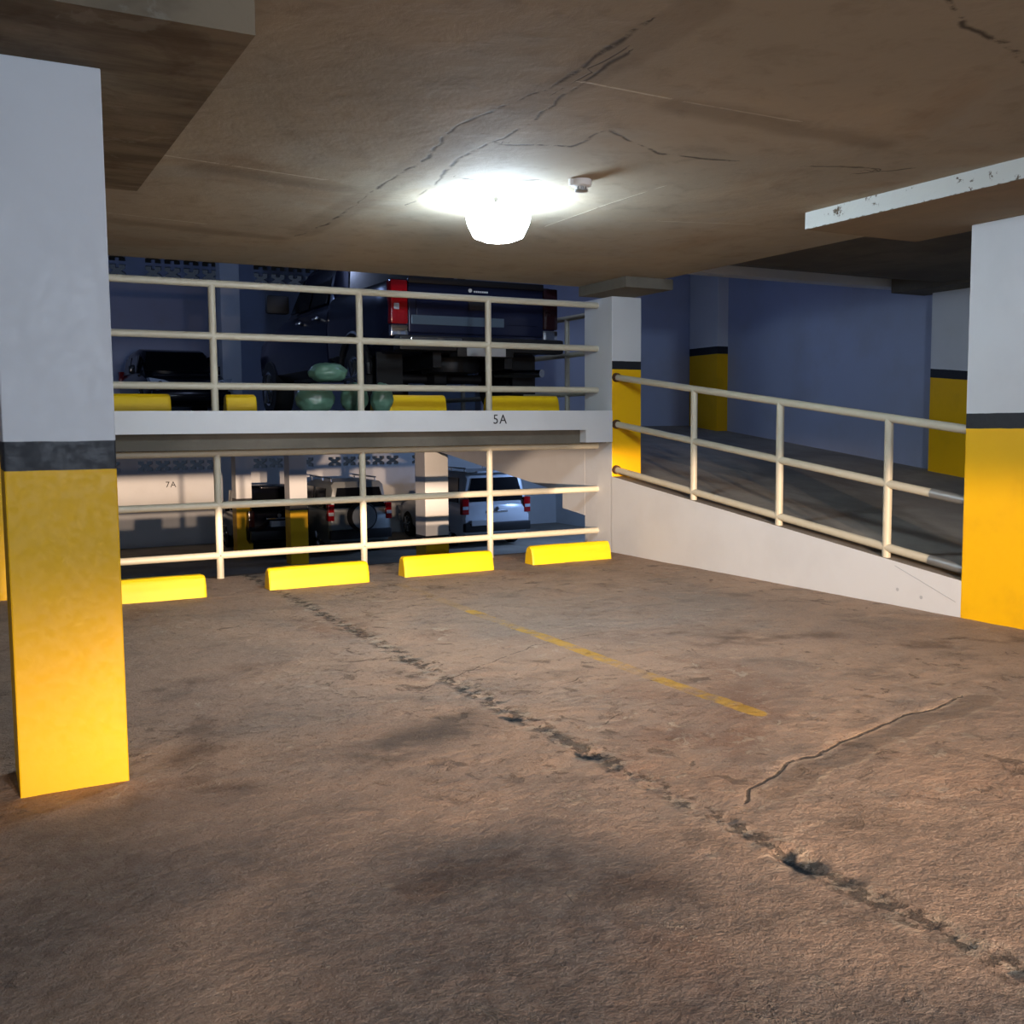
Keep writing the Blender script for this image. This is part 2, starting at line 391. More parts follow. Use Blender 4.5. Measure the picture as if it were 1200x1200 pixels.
def ceiling_mat():
    m, t = newmat('board marked concrete soffit'); co = t.coord()
    f, b2, b3 = t.noise3(co, .6, 6, .6, .5); g, g2, g3 = t.noise3(co, 4.5, 6, .66, .3)
    c = t.mix(t.ramp(f, .35, .65), rgb(150, 142, 126), rgb(164, 151, 130))
    c = t.mix(t.math('MULTIPLY', t.ramp(g, .48, .72), .35), c, rgb(112, 102, 88))
    c = t.mix(t.math('MULTIPLY', t.ramp(b2, .52, .68), .4), c, rgb(124, 98, 72))
    c = t.mix(t.math('MULTIPLY', t.ramp(b3, .52, .68), .4), c, rgb(158, 154, 144))
    dw = t.math('ADD', t.attr('dark_s'), t.math('MULTIPLY', t.math('SUBTRACT', g2, .5), .05))
    dd = t.math('MAXIMUM', t.math('ABSOLUTE', dw), t.math('SUBTRACT', t.attr('dark'), .04))
    dark = t.math('MULTIPLY', t.ramp(t.math('ADD', dd, t.math('MULTIPLY', t.math('SUBTRACT', b2, .4), .06)), .026, .004), t.ramp(g3, .40, .52))
    ww = t.math('ADD', t.attr('wide'), t.math('MULTIPLY', t.math('SUBTRACT', g2, .5), .10))
    c = t.mix(t.math('MULTIPLY', t.ramp(ww, .15, .08), .28), c, rgb(98, 86, 72))
    c = t.mix(t.math('MULTIPLY', dark, .85), c, rgb(50, 44, 38))
    ld = t.math('MAXIMUM', t.math('ABSOLUTE', t.attr('lite_s')), t.math('SUBTRACT', t.attr('lite'), .03))
    lite = t.math('MULTIPLY', t.ramp(ld, .010, .004), t.ramp(g, .35, .5))
    c = t.mix(t.math('MULTIPLY', lite, .7), c, rgb(204, 194, 172))
    c = t.mix(t.math('MULTIPLY', t.ramp(t.attr('smear'), .16, .03), .40), c, rgb(92, 82, 68))
    h = t.math('ADD', t.math('MULTIPLY', g, .7), t.math('MULTIPLY', f, 1.6))
    h = t.math('SUBTRACT', h, t.math('MULTIPLY', dark, .12)); h = t.math('ADD', h, t.math('MULTIPLY', lite, .3))
    t.set(c, .85, 0, t.bump(h, .4, .02), .25)
    return m
M['soffit'] = ceiling_mat()
cx = axis_pts(-6.2, 6.45, .5, 6.4, .028, .8); cy = axis_pts(-9, 9.5, 1.0, 9.4, .028, .8)
verts = [(x, y, ZC) for y in cy for x in cx]; nx = len(cx)
faces = [(j*nx+i, (j+1)*nx+i, (j+1)*nx+i+1, j*nx+i+1) for j in range(len(cy)-1) for i in range(nx-1)]
b0 = len(verts)
for z in (ZC, ZC+.22):
    for x, y in ((-6.2, -9), (6.45, -9), (6.45, 9.5), (-6.2, 9.5)): verts.append((x, y, z))
faces += [(b0+4, b0+5, b0+6, b0+7)] + [(b0+k, b0+(k+1) % 4, b0+4+(k+1) % 4, b0+4+k) for k in range(4)]
me = bpy.data.meshes.new('ceiling'); me.from_pydata(verts, [], faces); me.materials.append(M['soffit'])
put_fields(me, fields(verts, CEILSPEC))
ce = bpy.data.objects.new('ceiling', me); COL.objects.link(ce); struct(ce)
# shallow drop panels over the columns
def panel(n, x0, x1, y0, y1, z0, z1, mat, side=None):
    bm = B(); box(bm, x0, x1, y0, y1, z0, z1)
    o = link_bm(n, bm, [mat] + ([side] if side else []))
    if side:
        for p in o.data.polygons:
            if p.normal.x < -.9: p.material_index = 1
    return struct(o)
def streaked():
    m, t = newmat('streaky board marked concrete'); co = t.coord()
    a, b, c3 = t.noise3(co, 3.2, 6, .65, .4)
    st = t.noise(co, 1.5, 5, .65, .3, (.7, 3.2, 1.0))
    c = t.mix(t.ramp(st, .38, .62), rgb(98, 88, 72), rgb(128, 116, 96))
    c = t.mix(t.math('MULTIPLY', t.ramp(a, .5, .66), .5), c, rgb(84, 66, 48))
    c = t.mix(t.math('MULTIPLY', t.ramp(b, .58, .64), .35), c, rgb(150, 144, 130))
    t.set(c, .85, 0, t.bump(t.math('ADD', st, a), .4, .012), .25); return m
M['streaked'] = streaked()
panel('trim_1', -.5, .98, 3.66, 6.32, 2.752, ZC, M['streaked'])
def chipped():
    m, t = newmat('chipped whitewash on concrete'); co = t.coord()
    k = t.ramp(t.noise(co, 9, 6, .7, .3), .58, .64)
    sp = t.n('ShaderNodeSeparateXYZ'); t.put(sp.inputs[0], co)
    e = t.ramp(t.math('ADD', sp.outputs[2], t.math('MULTIPLY', t.noise(co, 20, 4), .03)), 2.772, 2.765)
    t.set(t.mix(t.math('MAXIMUM', k, e), rgb(206, 208, 200), rgb(96, 84, 66)), .8, 0, t.bump(t.noise(co, 16, 5), .5, .01)); return m
M['chipped'] = chipped()
panel('trim_2', 5.34, 6.46, .6, 5.50, 2.752, ZC, M['slab'], M['chipped'])
panel('trim_3', 5.97, 6.56, 8.62, 9.5, 2.765, ZC, M['slabdark'])

# ------------------------------------------------------------------ ramp, kerb wall and its enclosure
XW = 11.0
bm = B()
prof = [(-9, -.02), (2.55, -.02), (13.72, RZ(13.72)-.03), (13.72, RZ(13.72)-.40), (3.2, -.35), (-9, -.35)]
prism(bm, prof, XR+.17, XW+.2, 'X')
struct(link_bm('floor_ramp', bm, M['darkfloor']))
bm = B()
prism(bm, [(4.86, -.1), (9.32, -.1), (9.32, RZ(9.32)), (4.86, RZ(4.86))], XR, XR+.17, 'X')
o = link_bm('wall_parapet', bm, [M['white'], M['slabdark']]); struct(o)
def kerbtop():
    return concrete_mat('dusty kerb concrete', rgb(150, 138, 122), rgb(128, 118, 104))
o.data.materials[1] = kerbtop()
for p in o.data.polygons:
    if p.normal.z > .8: p.material_index = 1
bm = B(); tube(bm, (XR-.001, 5.45, .30), (XR-.001, 4.90, .10), .003, 6)
link_bm('scrape', bm, M['plate'], o)
bm = B()
for y_, z_ in ((5.42, .12), (5.20, .09)): lathe(bm, [(.014, -.002), (.012, .003), (.004, .001)], (XR, y_, z_), 'X', 12)
link_bm('screw_cap', bm, M['plate'], o)
# side of the ramp slab seen above the lower deck
bm = B()
prism(bm, [(9.86, .36), (10.35, .41), (10.35, .59), (13.55, .97), (15.6, 1.2), (15.6, 1.35), (9.86, 1.35)], XR, XR+.17, 'X')
struct(link_bm('wall_ramp_side', bm, M['white']))
bm = B(); box(bm, XW, XW+.2, -9, 15.0, -.4, 4.6); struct(link_bm('wall_right', bm, M['bluewall']))
bm = B(); box(bm, 6.9, XW, 13.72, 13.92, .8, 4.8); struct(link_bm('wall_ramp_end', bm, M['bluewall']))
bm = B()
prism(bm, [(-9, 3.04), (8.4, 3.04), (13.71, 3.04+.17*5.31), (13.71, 3.3+.17*5.31), (8.4, 3.3), (-9, 3.3)], 6.45, XW+.2, 'X')
struct(link_bm('ceiling_ramp', bm, M['slabdark']))

# ------------------------------------------------------------------ fascia and upper deck
bm = B()
prism(bm, [(-6.2, 1.345), (5.93, 1.335), (5.93, 1.20), (XR, 1.20), (XR, ZU), (-6.2, ZU)], 9.3, 9.42, 'Y')
fas = struct(link_bm('trim_4', bm, M['white']))
t5 = text('bay_number', '5A', .135, M['ink'], (4.89, 9.298, 1.448), (PI/2, 0, 0), fas, .95)
t5['label'] = 'black stencilled bay number 5A'
bm = B(); box(bm, -6.2, XR, 9.42, 9.85, 1.19, ZU-.004); struct(link_bm('trim_5', bm, M['slabdark']))
bm = B(); box(bm, -6.2, 6.9, 9.85, 29, 1.27, ZU-.004); struct(link_bm('floor_upper', bm, M['slabdark']))
bm = B(); box(bm, 6.9, 14, 13.92, 29, 1.27, ZU-.004); struct(link_bm('floor_upper_far', bm, M['slabdark']))
bm = B(); box(bm, -6.2, 14, 9.5, 29, 5.7, 5.9); struct(link_bm('ceiling_upper', bm, M['slabdark']))
bm = B(); box(bm, -6.2, 14, 9.3, 9.5, ZC+.22, 5.8); struct(link_bm('wall_upper_front', bm, M['white']))

# ------------------------------------------------------------------ far walls with rows of openwork blocks
def far_wall(name, y, z0, z1, bz0, bz1, mat):
    """wall whose band bz0..bz1 is open blockwork: two rows of pierced blocks"""
    bm = B()
    box(bm, -6.2, 16, y, y+.2, z0, bz0); box(bm, -6.2, 16, y, y+.2, bz1, z1)
    h = (bz1-bz0)/2; w = .42; x = -1.0
    i = 0
    while x < 12:
        for r in range(2):
            zb = bz0+r*h; f = .035
            box(bm, x, x+f, y, y+.12, zb, zb+h); box(bm, x+w-f, x+w, y, y+.12, zb, zb+h)
            box(bm, x+f, x+w-f, y, y+.12, zb, zb+f); box(bm, x+f, x+w-f, y, y+.12, zb+h-f, zb+h)
            # small shaped webs inside each block
            prism(bm, [(x+f, zb+h*.5-.05), (x+w*.3, zb+h*.5), (x+f, zb+h*.5+.05)], y, y+.12, 'Y')
            prism(bm, [(x+w-f, zb+h*.5-.05), (x+w*.7, zb+h*.5), (x+w-f, zb+h*.5+.05)], y, y+.12, 'Y')
            box(bm, x+w*.42, x+w*.58, y, y+.12, zb+f, zb+h*.30)
            box(bm, x+w*.42, x+w*.58, y, y+.12, zb+h*.70, zb+h-f)
        i += 1; x += w
        if i % 5 == 0:
            box(bm, x, x+.35, y, y+.2, bz0, bz1); x += .35
    box(bm, -6.2, -1, y, y+.2, bz0, bz1); box(bm, x, 16, y, y+.2, bz0, bz1)
    return struct(link_bm(name, bm, mat))
fw = far_wall('wall_back', 26.8, ZL, 1.3, .28, .90, M['white'])
t7 = text('bay_number', '7A', .21, M['ink'], (4.70, 26.795, -.05), (PI/2, 0, 0), fw)
t7['label'] = 'black bay number at the left of the lower wall'
far_wall('wall_back_upper', 24.6, ZU, 5.8, 4.72, 5.42, M['bluewall'])
bm = B(); box(bm, -6.4, -6.2, -9, 29, ZL, 5.8); struct(link_bm('wall_left', bm, M['bluewall']))
bm = B(); box(bm, 16, 16.2, 4, 29, ZL, 5.8); struct(link_bm('wall_right_far', bm, M['white']))
bm = B(); box(bm, -6.2, 16, 5, 29, ZL-.2, ZL); struct(link_bm('floor_lower', bm, M['darkfloor']))
bm = B(); box(bm, -6.2, 6.2, 9.5, 9.7, ZL, -.29); struct(link_bm('wall_retaining', bm, M['slabdark']))
bm = B(); box(bm, -6.4, XW+.2, -9.2, -9, -.3, 3.3); struct(link_bm('wall_front', bm, M['bluewall']))

# ------------------------------------------------------------------ columns
def column(label, x0, x1, y0, y1, z0, z1, bands=None, plain_left=False, group=None):
    c = B(); box(c, x0, x1, y0, y1, z0, z1, bevel=.006)
    o = link_bm('concrete_column', c, [paint_mat('column paint', WHITE, bands), M['white']])
    if plain_left:
        for p in o.data.polygons:
            if p.normal.x < -.9: p.material_index = 1
    return tag(o, label, 'column', group)
column('large white column with black band and yellow base, nearest on the left', .15, .545, 4.25, 4.60, -.02, 2.752, (1.24, 1.35))
column('white and yellow column at the right edge, at the low end of the ramp railing', XR, XR+.40, 4.30, 4.86, -.02, 2.752, (1.345, 1.45))
column('white column with yellow base at the top of the ramp railing, beside the 5A slab edge', XR, 6.655, 9.31, 9.86, ZL, 2.765, (1.985, 2.075), True)
column('sliver of yellow column far left, behind the large left column', -.07, .32, 9.31, 9.7, ZL, ZC, (1.24, 1.35))
column('striped lit column on the lower deck left of the white off-road car', XR, 6.66, 14.4, 14.79, ZL, 1.27, (-.42, -.30))
column('lower deck column between the dark hatchback and the silver off-road car', XR, 6.66, 21.7, 22.09, ZL, 1.27, (-.42, -.30))
column('farthest lower deck column, white above yellow, in front of the block wall', 5.57, 5.93, 23.6, 24.0, ZL, 1.27, (-.42, -.25))
column('upper deck column standing behind the wing mirror of the navy pickup', 4.93, 5.32, 21.7, 22.09, ZU, 5.7, (1.2, 1.3))
column('narrow yellow column in the dim corner at the top of the ramp', 10.78, XW, 13.0, 13.71, 1.1, 4.2, (2.50, 2.62))
column('shaded orange-yellow column halfway along the ramp wall, right of the railing', 10.86, XW+.05, 8.3, 8.96, .3, 3.2, (RZ(8.9)+1.17, RZ(8.9)+1.28, (8.9, .1)))
panel('trim_6', 10.4, XW, 8.0, 9.2, 3.0, 3.2, M['slabdark'])
panel('trim_7', 5.9, 7.0, 20.6, 23.2, 1.02, 1.27, M['slabdark'])
panel('trim_8', 5.9, 7.0, 13.7, 15.4, 1.12, 1.27, M['slabdark'])

# ------------------------------------------------------------------ railings
R_ = .033
def hrail(label, xs_, x0, x1, y, zs, zb, zt, first=None):
    root = empty('guard_rail', (x0, y, zb))
    def P(bm): bmesh.ops.translate(bm, verts=bm.verts, vec=(-x0, -y, -zb))
    for z in zs:
        bm = B(); tube(bm, (x0, y, z), (x1, y, z), R_, 20); P(bm); link_bm('rail', bm, M['rail'], root, True)
    for x in xs_:
        bm = B(); tube(bm, (x, y, zb), (x, y, zt), R_, 20)
        lathe(bm, [(.0345, 0), (.0365, .004), (.0345, .010)], (x, y, zb), 'Z', 20)
        for z in zs[:2] if zt < zs[0]+.01 else zs:
            tube(bm, (x-R_*1.35, y, z), (x+R_*1.35, y, z), R_*1.03, 20)
        P(bm); link_bm('post', bm, M['rail'], root, True)
    tag(root, label, 'railing'); return root
PX = (.69, 2.10, 3.51, 4.92)
hrail('cream pipe railing along the open edge of the bay, behind the four yellow wheel stops', PX, .32, XR, 9.6, (1.155, .675, .21), -.006, 1.155)
hrail('cream pipe railing on the upper deck above the 5A slab edge', PX, .32, XR, 9.6, (2.695, 2.225, 1.77), ZU, 2.695)
# ramp railing follows the slope
root = empty('guard_rail', (XR+.085, 4.87, 0)); ox, oy = XR+.085, 4.87
def zr(y, k): return (1.335, .83, .335)[k] + (.127, .127, .127)[k]*(y-4.87)
XRR = XR+.05
for k in range(3):
    bm = B(); tube(bm, (XRR-ox, 0-.02, zr(4.85, k)), (XRR-ox, 9.33-oy, zr(9.33, k)), R_, 20)
    link_bm('rail', bm, M['rail'], root, True)
    if k:
        bm = B(); tube(bm, (XRR-ox, -.01, zr(4.86, k)), (XRR-ox, .30, zr(5.17, k)), R_+.003, 20)
        s_ = link_bm('sleeve', bm, M['steel'], root, True); s_['label'] = 'bare grey steel sleeve'
for y in (5.58, 6.77, 7.96):
    bm = B(); tube(bm, (XRR-ox, y-oy, RZ(y)-.01), (XRR-ox, y-oy, zr(y, 0)), R_, 20)
    link_bm('post', bm, M['rail'], root, True)
for k in range(3):
    yc = 9.30; bm = B(); lathe(bm, [(R_+.012, -.03), (R_+.016, -.005), (R_+.016, .012)], (XRR-ox, yc-oy, zr(yc, k)), 'Y', 20)
    c_ = link_bm('collar', bm, M['rust'], root, True); c_['label'] = 'dark rusty collar'
tag(root, 'sloping cream pipe railing on the low white wall beside the ramp', 'railing')
root = empty('guard_rail', (6.74, 9.9, ZU))
for z in (2.70, 2.25, 1.77):
    bm = B(); tube(bm, (0, 0, z-ZU), (0, 4.9, z-ZU), R_, 16); link_bm('rail', bm, M['rail'], root, True)
for y in (1.1, 2.6, 4.1):
    bm = B(); tube(bm, (0, y, 0), (0, y, 2.7-ZU), R_, 16); link_bm('post', bm, M['rail'], root, True)
tag(root, 'shaded pipe railing between the dark pickup and the ramp', 'railing')

# ------------------------------------------------------------------ wheel stops
def wheel_stop(x0, x1, y, z, label, group):
    bm = B(); h = .185; L = x1-x0
    secs = [(0, .92), (.012, .985), (.03, 1), (L-.03, 1), (L-.012, .985), (L, .92)]
    rings = []
    for sx, k in secs:
        pr = [(0, 0), (.012, h*.45), (.035, h*.88), (.055, h), (.115, h), (.135, h*.88), (.16, h*.45), (.175, 0)]
        rings.append([bm.verts.new((sx, .0875+(a-.0875)*k, b*(k if b > 0 else 1))) for a, b in pr])
    for A, C in zip(rings, rings[1:]):
        for i in range(len(A)): bm.faces.new((A[i], A[(i+1) % len(A)], C[(i+1) % len(A)], C[i]))
    bm.faces.new(rings[0]); bm.faces.new(rings[-1][::-1])
    bmesh.ops.subdivide_edges(bm, edges=bm.edges[:], cuts=3, use_grid_fill=True)
    for v in bm.verts:
        d = noise.noise(Vector((v.co.x*9+x0*7, v.co.y*20, v.co.z*20)))
        v.co.y += .004*d; v.co.z += .003*d if v.co.z > .02 else 0
        if v.co.z > .15 and (v.co.x < .05 or v.co.x > L-.05): v.co.z -= .010*max(0, noise.noise(Vector((v.co.y*40, x0*3, v.co.x*30)))+.2)
    o = link_bm('wheel_stop', bm, M['stop'], None, True, (x0, y, z))
    return tag(o, label, 'wheel stop', group)
g1 = 'yellow wheel stops in front of the lower railing'
wheel_stop(.83, 1.765, 8.60, -.008, 'yellow concrete wheel stop half hidden behind the large left column', g1)
wheel_stop(2.31, 3.22, 8.67, -.008, 'yellow concrete wheel stop second from the left in the bay', g1)
wheel_stop(3.60, 4.53, 8.76, -.008, 'yellow concrete wheel stop third from the left, straight below the 5A number', g1)
wheel_stop(5.02, 5.965, 8.86, -.008, 'yellow concrete wheel stop nearest the ramp wall, in the corner', g1)
g2 = 'yellow wheel stops on the upper deck'
wheel_stop(.95, 1.84, 10.3, ZU-.006, 'upper deck wheel stop in front of the black hatchback', g2)
wheel_stop(2.37, 2.67, 10.3, ZU-.006, 'short upper deck wheel stop left of the green bundles', g2)
wheel_stop(3.86, 4.68, 10.12, ZU-.006, 'upper deck wheel stop right of the green bundles under the pickup tail lamp', g2)
wheel_stop(5.2, 6.10, 10.12, ZU-.006, 'upper deck wheel stop at the right under the pickup exhaust', g2)

# ------------------------------------------------------------------ ceiling lamp and detector
LX, LY = 3.22, 6.12
root = empty('ceiling_light', (LX, LY, ZC))
bm = B(); lathe(bm, [(.175, 0), (.175, -.030), (.165, -.036)], (0, 0, 0), 'Z', 6); link_bm('mounting_plate', bm, M['dial'], root)
bm = B(); lathe(bm, [(.205, -.036), (.22, -.075), (.205, -.15), (.165, -.235), (.10, -.26), (.03, -.266)], (0, 0, 0), 'Z', 24); link_bm('diffuser', bm, M['lamp'], root, True)
for k in range(3):
    a = .5+k*2*PI/3; bm = B(); box(bm, -.014, .014, .19, .235, -.06, -.022, .004)
    bmesh.ops.rotate(bm, verts=bm.verts, cent=(0,0,0), matrix=Matrix.Rotation(a, 3, 'Z')); link_bm('clip', bm, M['steel'], root)
tag(root, 'glowing white ceiling lamp in the middle of the concrete ceiling', 'ceiling lamp')
root = empty('smoke_detector', (3.40, 5.38, ZC))
bm = B(); lathe(bm, [(.062, 0), (.064, -.012), (.062, -.036), (.050, -.042)], seg=32); link_bm('base', bm, M['dial'], root, True)
bm = B(); lathe(bm, [(.030, -.040), (.030, -.056), (.040, -.060), (.040, -.068), (.020, -.074)], seg=24); link_bm('sensor_head', bm, M['steel'], root, True)
for k in range(8):
    a = k*PI/4; bm = B(); tube(bm, (.037*math.cos(a), .037*math.sin(a), -.041), (.037*math.cos(a), .037*math.sin(a), -.061), .003, 6); link_bm('vent_rib', bm, M['dial'], root)
bm = B(); box(bm, -.085, -.066, -.012, .012, -.040, 0, .003); link_bm('cable_gland', bm, M['dial'], root)
tag(root, 'small round white smoke detector right of the ceiling lamp', 'smoke detector')

# ------------------------------------------------------------------ cars  (local: tail at y=0, nose at +y, ground z=0)
def loft(bm, secs):
    """secs: list of rings (same count) of points"""
    R = [[bm.verts.new(p) for p in s] for s in secs]; n = len(R[0])
    for A, C in zip(R, R[1:]):
        for i in range(n): bm.faces.new((A[i], A[(i+1) % n], C[(i+1) % n], C[i]))
    bm.faces.new(R[0]); bm.faces.new(R[-1][::-1])
def body_ring(y, w, z0, z1, zs=None):
    zm = z0+(z1-z0)*.55
    h = [(w*.90, z0), (w*.985, z0+.10), (w, zm), (w*.975, z1-.07), (w*.93, z1)]
    return [(x, y, z) for x, z in h] + [(-x, y, z) for x, z in reversed(h)]
def cab_ring(y, wb, wt, zb, zt):
    h = [(wb, zb), (wb*.6+wt*.4, zb+(zt-zb)*.45), (wt+.02, zt-.09), (wt-.06, zt-.01)]
    return [(x, y, z) for x, z in h] + [(-x, y, z) for x, z in reversed(h)]
def wheel(parent, x, y, r, w=.22, rim='chrome'):
    s = 1 if x > 0 else -1
    bm = B(); lathe(bm, [(r*.62, -w/2), (r*.93, -w/2), (r, -w/2+.04), (r, w/2-.04), (r*.93, w/2), (r*.62, w/2)], (x, y, r), 'X', 32)
    wh = link_bm('wheel', bm, M['rubber'], parent, True)
    bm = B(); lathe(bm, [(r*.6, -.01*s), (r*.6, .01*s), (r*.5, .0), (r*.12, .02*s), (.02, .03*s)], (x+s*(w/2), y, r), 'X', 32)
    for k in range(6):
        a = k*PI/3; c = Vector((x+s*(w/2+.02), y, r))
        tube(bm, c, c+Vector((0, math.cos(a), math.sin(a)))*r*.56, .028, 8)
    link_bm('rim', bm, M[rim], wh, True)
def quad_panel(bm, pts, n, th=.012):
    """thin slab on four points, pushed out along n"""
    n = Vector(n).normalized(); a = [bm.verts.new(Vector(p)-n*.01) for p in pts]; b = [bm.verts.new(Vector(p)+n*th) for p in pts]
    bm.faces.new(a[::-1]); bm.faces.new(b)
    for i in range(len(a)): bm.faces.new((a[i], a[(i+1) % len(a)], b[(i+1) % len(a)], b[i]))

def suv(label, loc, rz, paint, W=1.84, L=4.4, H=1.82, spare=False, rails=True, suvtail=True, plx=0, plz=.70, belt=1.05, front=False, lens='redlens'):
    root = empty('car', loc, rz); w = W/2; g = .26
    P = M[paint]
    bm = B()
    loft(bm, [body_ring(.0, w*.90, .42, belt-.10), body_ring(.06, w*.97, .34, belt), body_ring(.5, w, g, belt), body_ring(L*.62, w, g, belt),
              body_ring(L*.74, w*.98, g, belt-.02), body_ring(L-.45, w*.95, g+.02, belt-.14), body_ring(L-.08, w*.86, .34, belt-.24), body_ring(L, w*.76, .40, belt-.36)])
    bd = link_bm('body', bm, P, root, True)
    rk = .10 if suvtail else .45
    bm = B(); wt = w*.78
    loft(bm, [cab_ring(.05, w*.91, wt*.93, belt-.03, belt+.02), cab_ring(.05+rk*.8, w*.905, wt*.97, belt-.03, H-.10), cab_ring(.10+rk, w*.90, wt, belt-.03, H),
              cab_ring(L*.42, w*.92, wt*1.01, belt-.03, H+.01), cab_ring(L*.55, w*.92, wt*.97, belt-.03, H-.06), cab_ring(L*.73, w*.90, wt*.9, belt-.06, belt+.0)])
    link_bm('cabin', bm, P, root, True)
    # glazing
    wb = w*.80
    def zy(f): return (.05+rk*.8*f, belt+(H-.10-belt)*f)
    y0, z0 = zy(.12); y1, z1 = zy(.92)
    bm = B(); quad_panel(bm, [(-wb, y0-.01, z0), (wb, y0-.01, z0), (wt*.84, y1-.01, z1), (-wt*.84, y1-.01, z1)], (0, -1, .25)); link_bm('rear_window', bm, M['glass'], root)
    f0 = L*.55; f1 = L*.73
    a0 = (f1-.06, belt+.05); a1 = (f0+.06, H-.10)
    bm = B(); quad_panel(bm, [(-wb, a0[0], a0[1]), (wb, a0[0], a0[1]), (wt*.86, a1[0], a1[1]), (-wt*.86, a1[0], a1[1])], (0, .6, .8), .02); link_bm('windscreen', bm, M['glass'], root)
    for s in (-1, 1):
        for ya, yb in ((.45, 1.25), (1.33, 2.15), (2.22, L*.60)):
            xb, xt = w*.915*s, (wt+.045)*s
            bm = B(); quad_panel(bm, [(xb, ya-.06, belt+.05), (xb, yb, belt+.05), (xt, yb-.06, H-.16), (xt, ya+.04, H-.16)], (s, 0, .25), .012); link_bm('side_window', bm, M['glass'], root)
        bm = B(); box(bm, s*(w*.95), s*(w+.08), L*.58, L*.58+.10, belt+.02, belt+.20, .03); link_bm('mirror', bm, P, root, True)
        wheel(root, s*(w-.13), .82, .35); wheel(root, s*(w-.13), L-.85, .35)
        # tail lamps at the corners, head lamps at the nose
        bm = B(); box(bm, min(s*w*.99, s*w*.80), max(s*w*.99, s*w*.80), -.012, .14, belt-.22, belt+.16, .02); tl = link_bm('tail_light', bm, M[lens], root, True)
        bm = B(); box(bm, min(s*w*.98, s*w*.82), max(s*w*.98, s*w*.82), -.02, .02, belt-.10, belt-.02, .01); link_bm('indicator_lens', bm, M['clearlens' if lens == 'redlens' else 'smoked'], tl, True)
        bm = B(); prism(bm, [(s*w*.42, .62), (s*w*.86, .66), (s*w*.92, .80), (s*w*.60, .76), (s*w*.42, .70)], L-.30, L+.005, 'Y'); hl = link_bm('headlight', bm, M['clearlens'], root)
        bm = B(); lathe(bm, [(.05, 0), (.055, .02), (.03, .03)], (s*w*.68, L-.02, .70), 'Y', 20); link_bm('reflector', bm, M['chrome'], hl, True)
        if rails:
            bm = B(); tube(bm, (s*wt*.88, .4, H+.07), (s*wt*.88, L*.5, H+.07), .018, 8)
            for yy in (.45, L*.28, L*.48): tube(bm, (s*wt*.88, yy, H-.03), (s*wt*.88, yy, H+.07), .016, 8)
            link_bm('roof_rail', bm, M['chrome' if paint != 'black_paint' else 'plastic'], root, True)
    bm = B(); box(bm, -w*.95, w*.95, -.09, .10, .40, .62, .04); link_bm('rear_bumper', bm, M['plastic'] if not front else P, root, True)
    bm = B(); box(bm, -w*.88, w*.88, L-.10, L+.06, .36, .56, .05); link_bm('front_bumper', bm, P, root, True)
    bm = B(); box(bm, -w*.40, w*.40, L-.2, L+.02, .60, .72, .01)
    for k in range(3): box(bm, -w*.38, w*.38, L+.02, L+.03, .615+k*.035, .628+k*.035)
    link_bm('grille', bm, M['plastic'], root)
    bm = B(); box(bm, plx-.22, plx+.22, -.11, .0, plz, plz+.13, .006); pl = link_bm('licence_plate', bm, M['plate'], root)
    bm = B(); box(bm, -.30, .30, -.02, .01, .86, .90, .01); link_bm('tailgate_handle', bm, M['chrome'], root, True)
    bm = B(); tube(bm, (.0, .02, belt+.10), (.30, .06, belt+.22), .008, 6); link_bm('rear_wiper', bm, M['plastic'], root)
    bm = B(); lathe(bm, [(.045, 0), (.05, .008), (.03, .012)], (0, -.03 if not spare else -.3, .95), 'Y', 20); link_bm('badge', bm, M['chrome'], root, True)
    if spare:
        bm = B(); lathe(bm, [(.20, -.26), (.31, -.25), (.34, -.20), (.34, -.05), (.30, -.01)], (0, 0, .92), 'Y', 32); sp = link_bm('spare_wheel', bm, M['rubber'], root, True)
        bm = B(); lathe(bm, [(.26, -.265), (.285, -.262), (.285, -.24)], (0, 0, .92), 'Y', 32); link_bm('spare_cover', bm, P, sp, True)
    else:
        bm = B(); box(bm, -wb*.7, wb*.7, -.02, .12, H-.03, H+.02, .012); link_bm('roof_spoiler', bm, P, root, True)
    tag(root, label, 'car'); return root

suv('white off-road car seen from behind on the lower deck', (11.57, 22.2, ZL), 0, 'white_paint', plx=-.52, plz=.56, W=1.90, L=4.3, H=1.86)
suv('silver off-road car with a spare wheel on its back, on the lower deck', (8.12, 22.4, ZL), 0, 'silver_paint', W=1.56, L=3.9, H=1.72, spare=True)
suv('dark hatchback on the lower deck hidden behind two lit columns', (6.47, 23.3, ZL), 0, 'black_paint', W=1.42, L=3.35, H=1.60, rails=False, suvtail=False, belt=.92, lens='smoked')
suv('black hatchback facing us on the upper deck, far left', (4.05, 24.2, ZU), PI, 'black_paint', W=1.70, L=3.7, H=1.48, rails=False, suvtail=False, belt=.92, front=True)

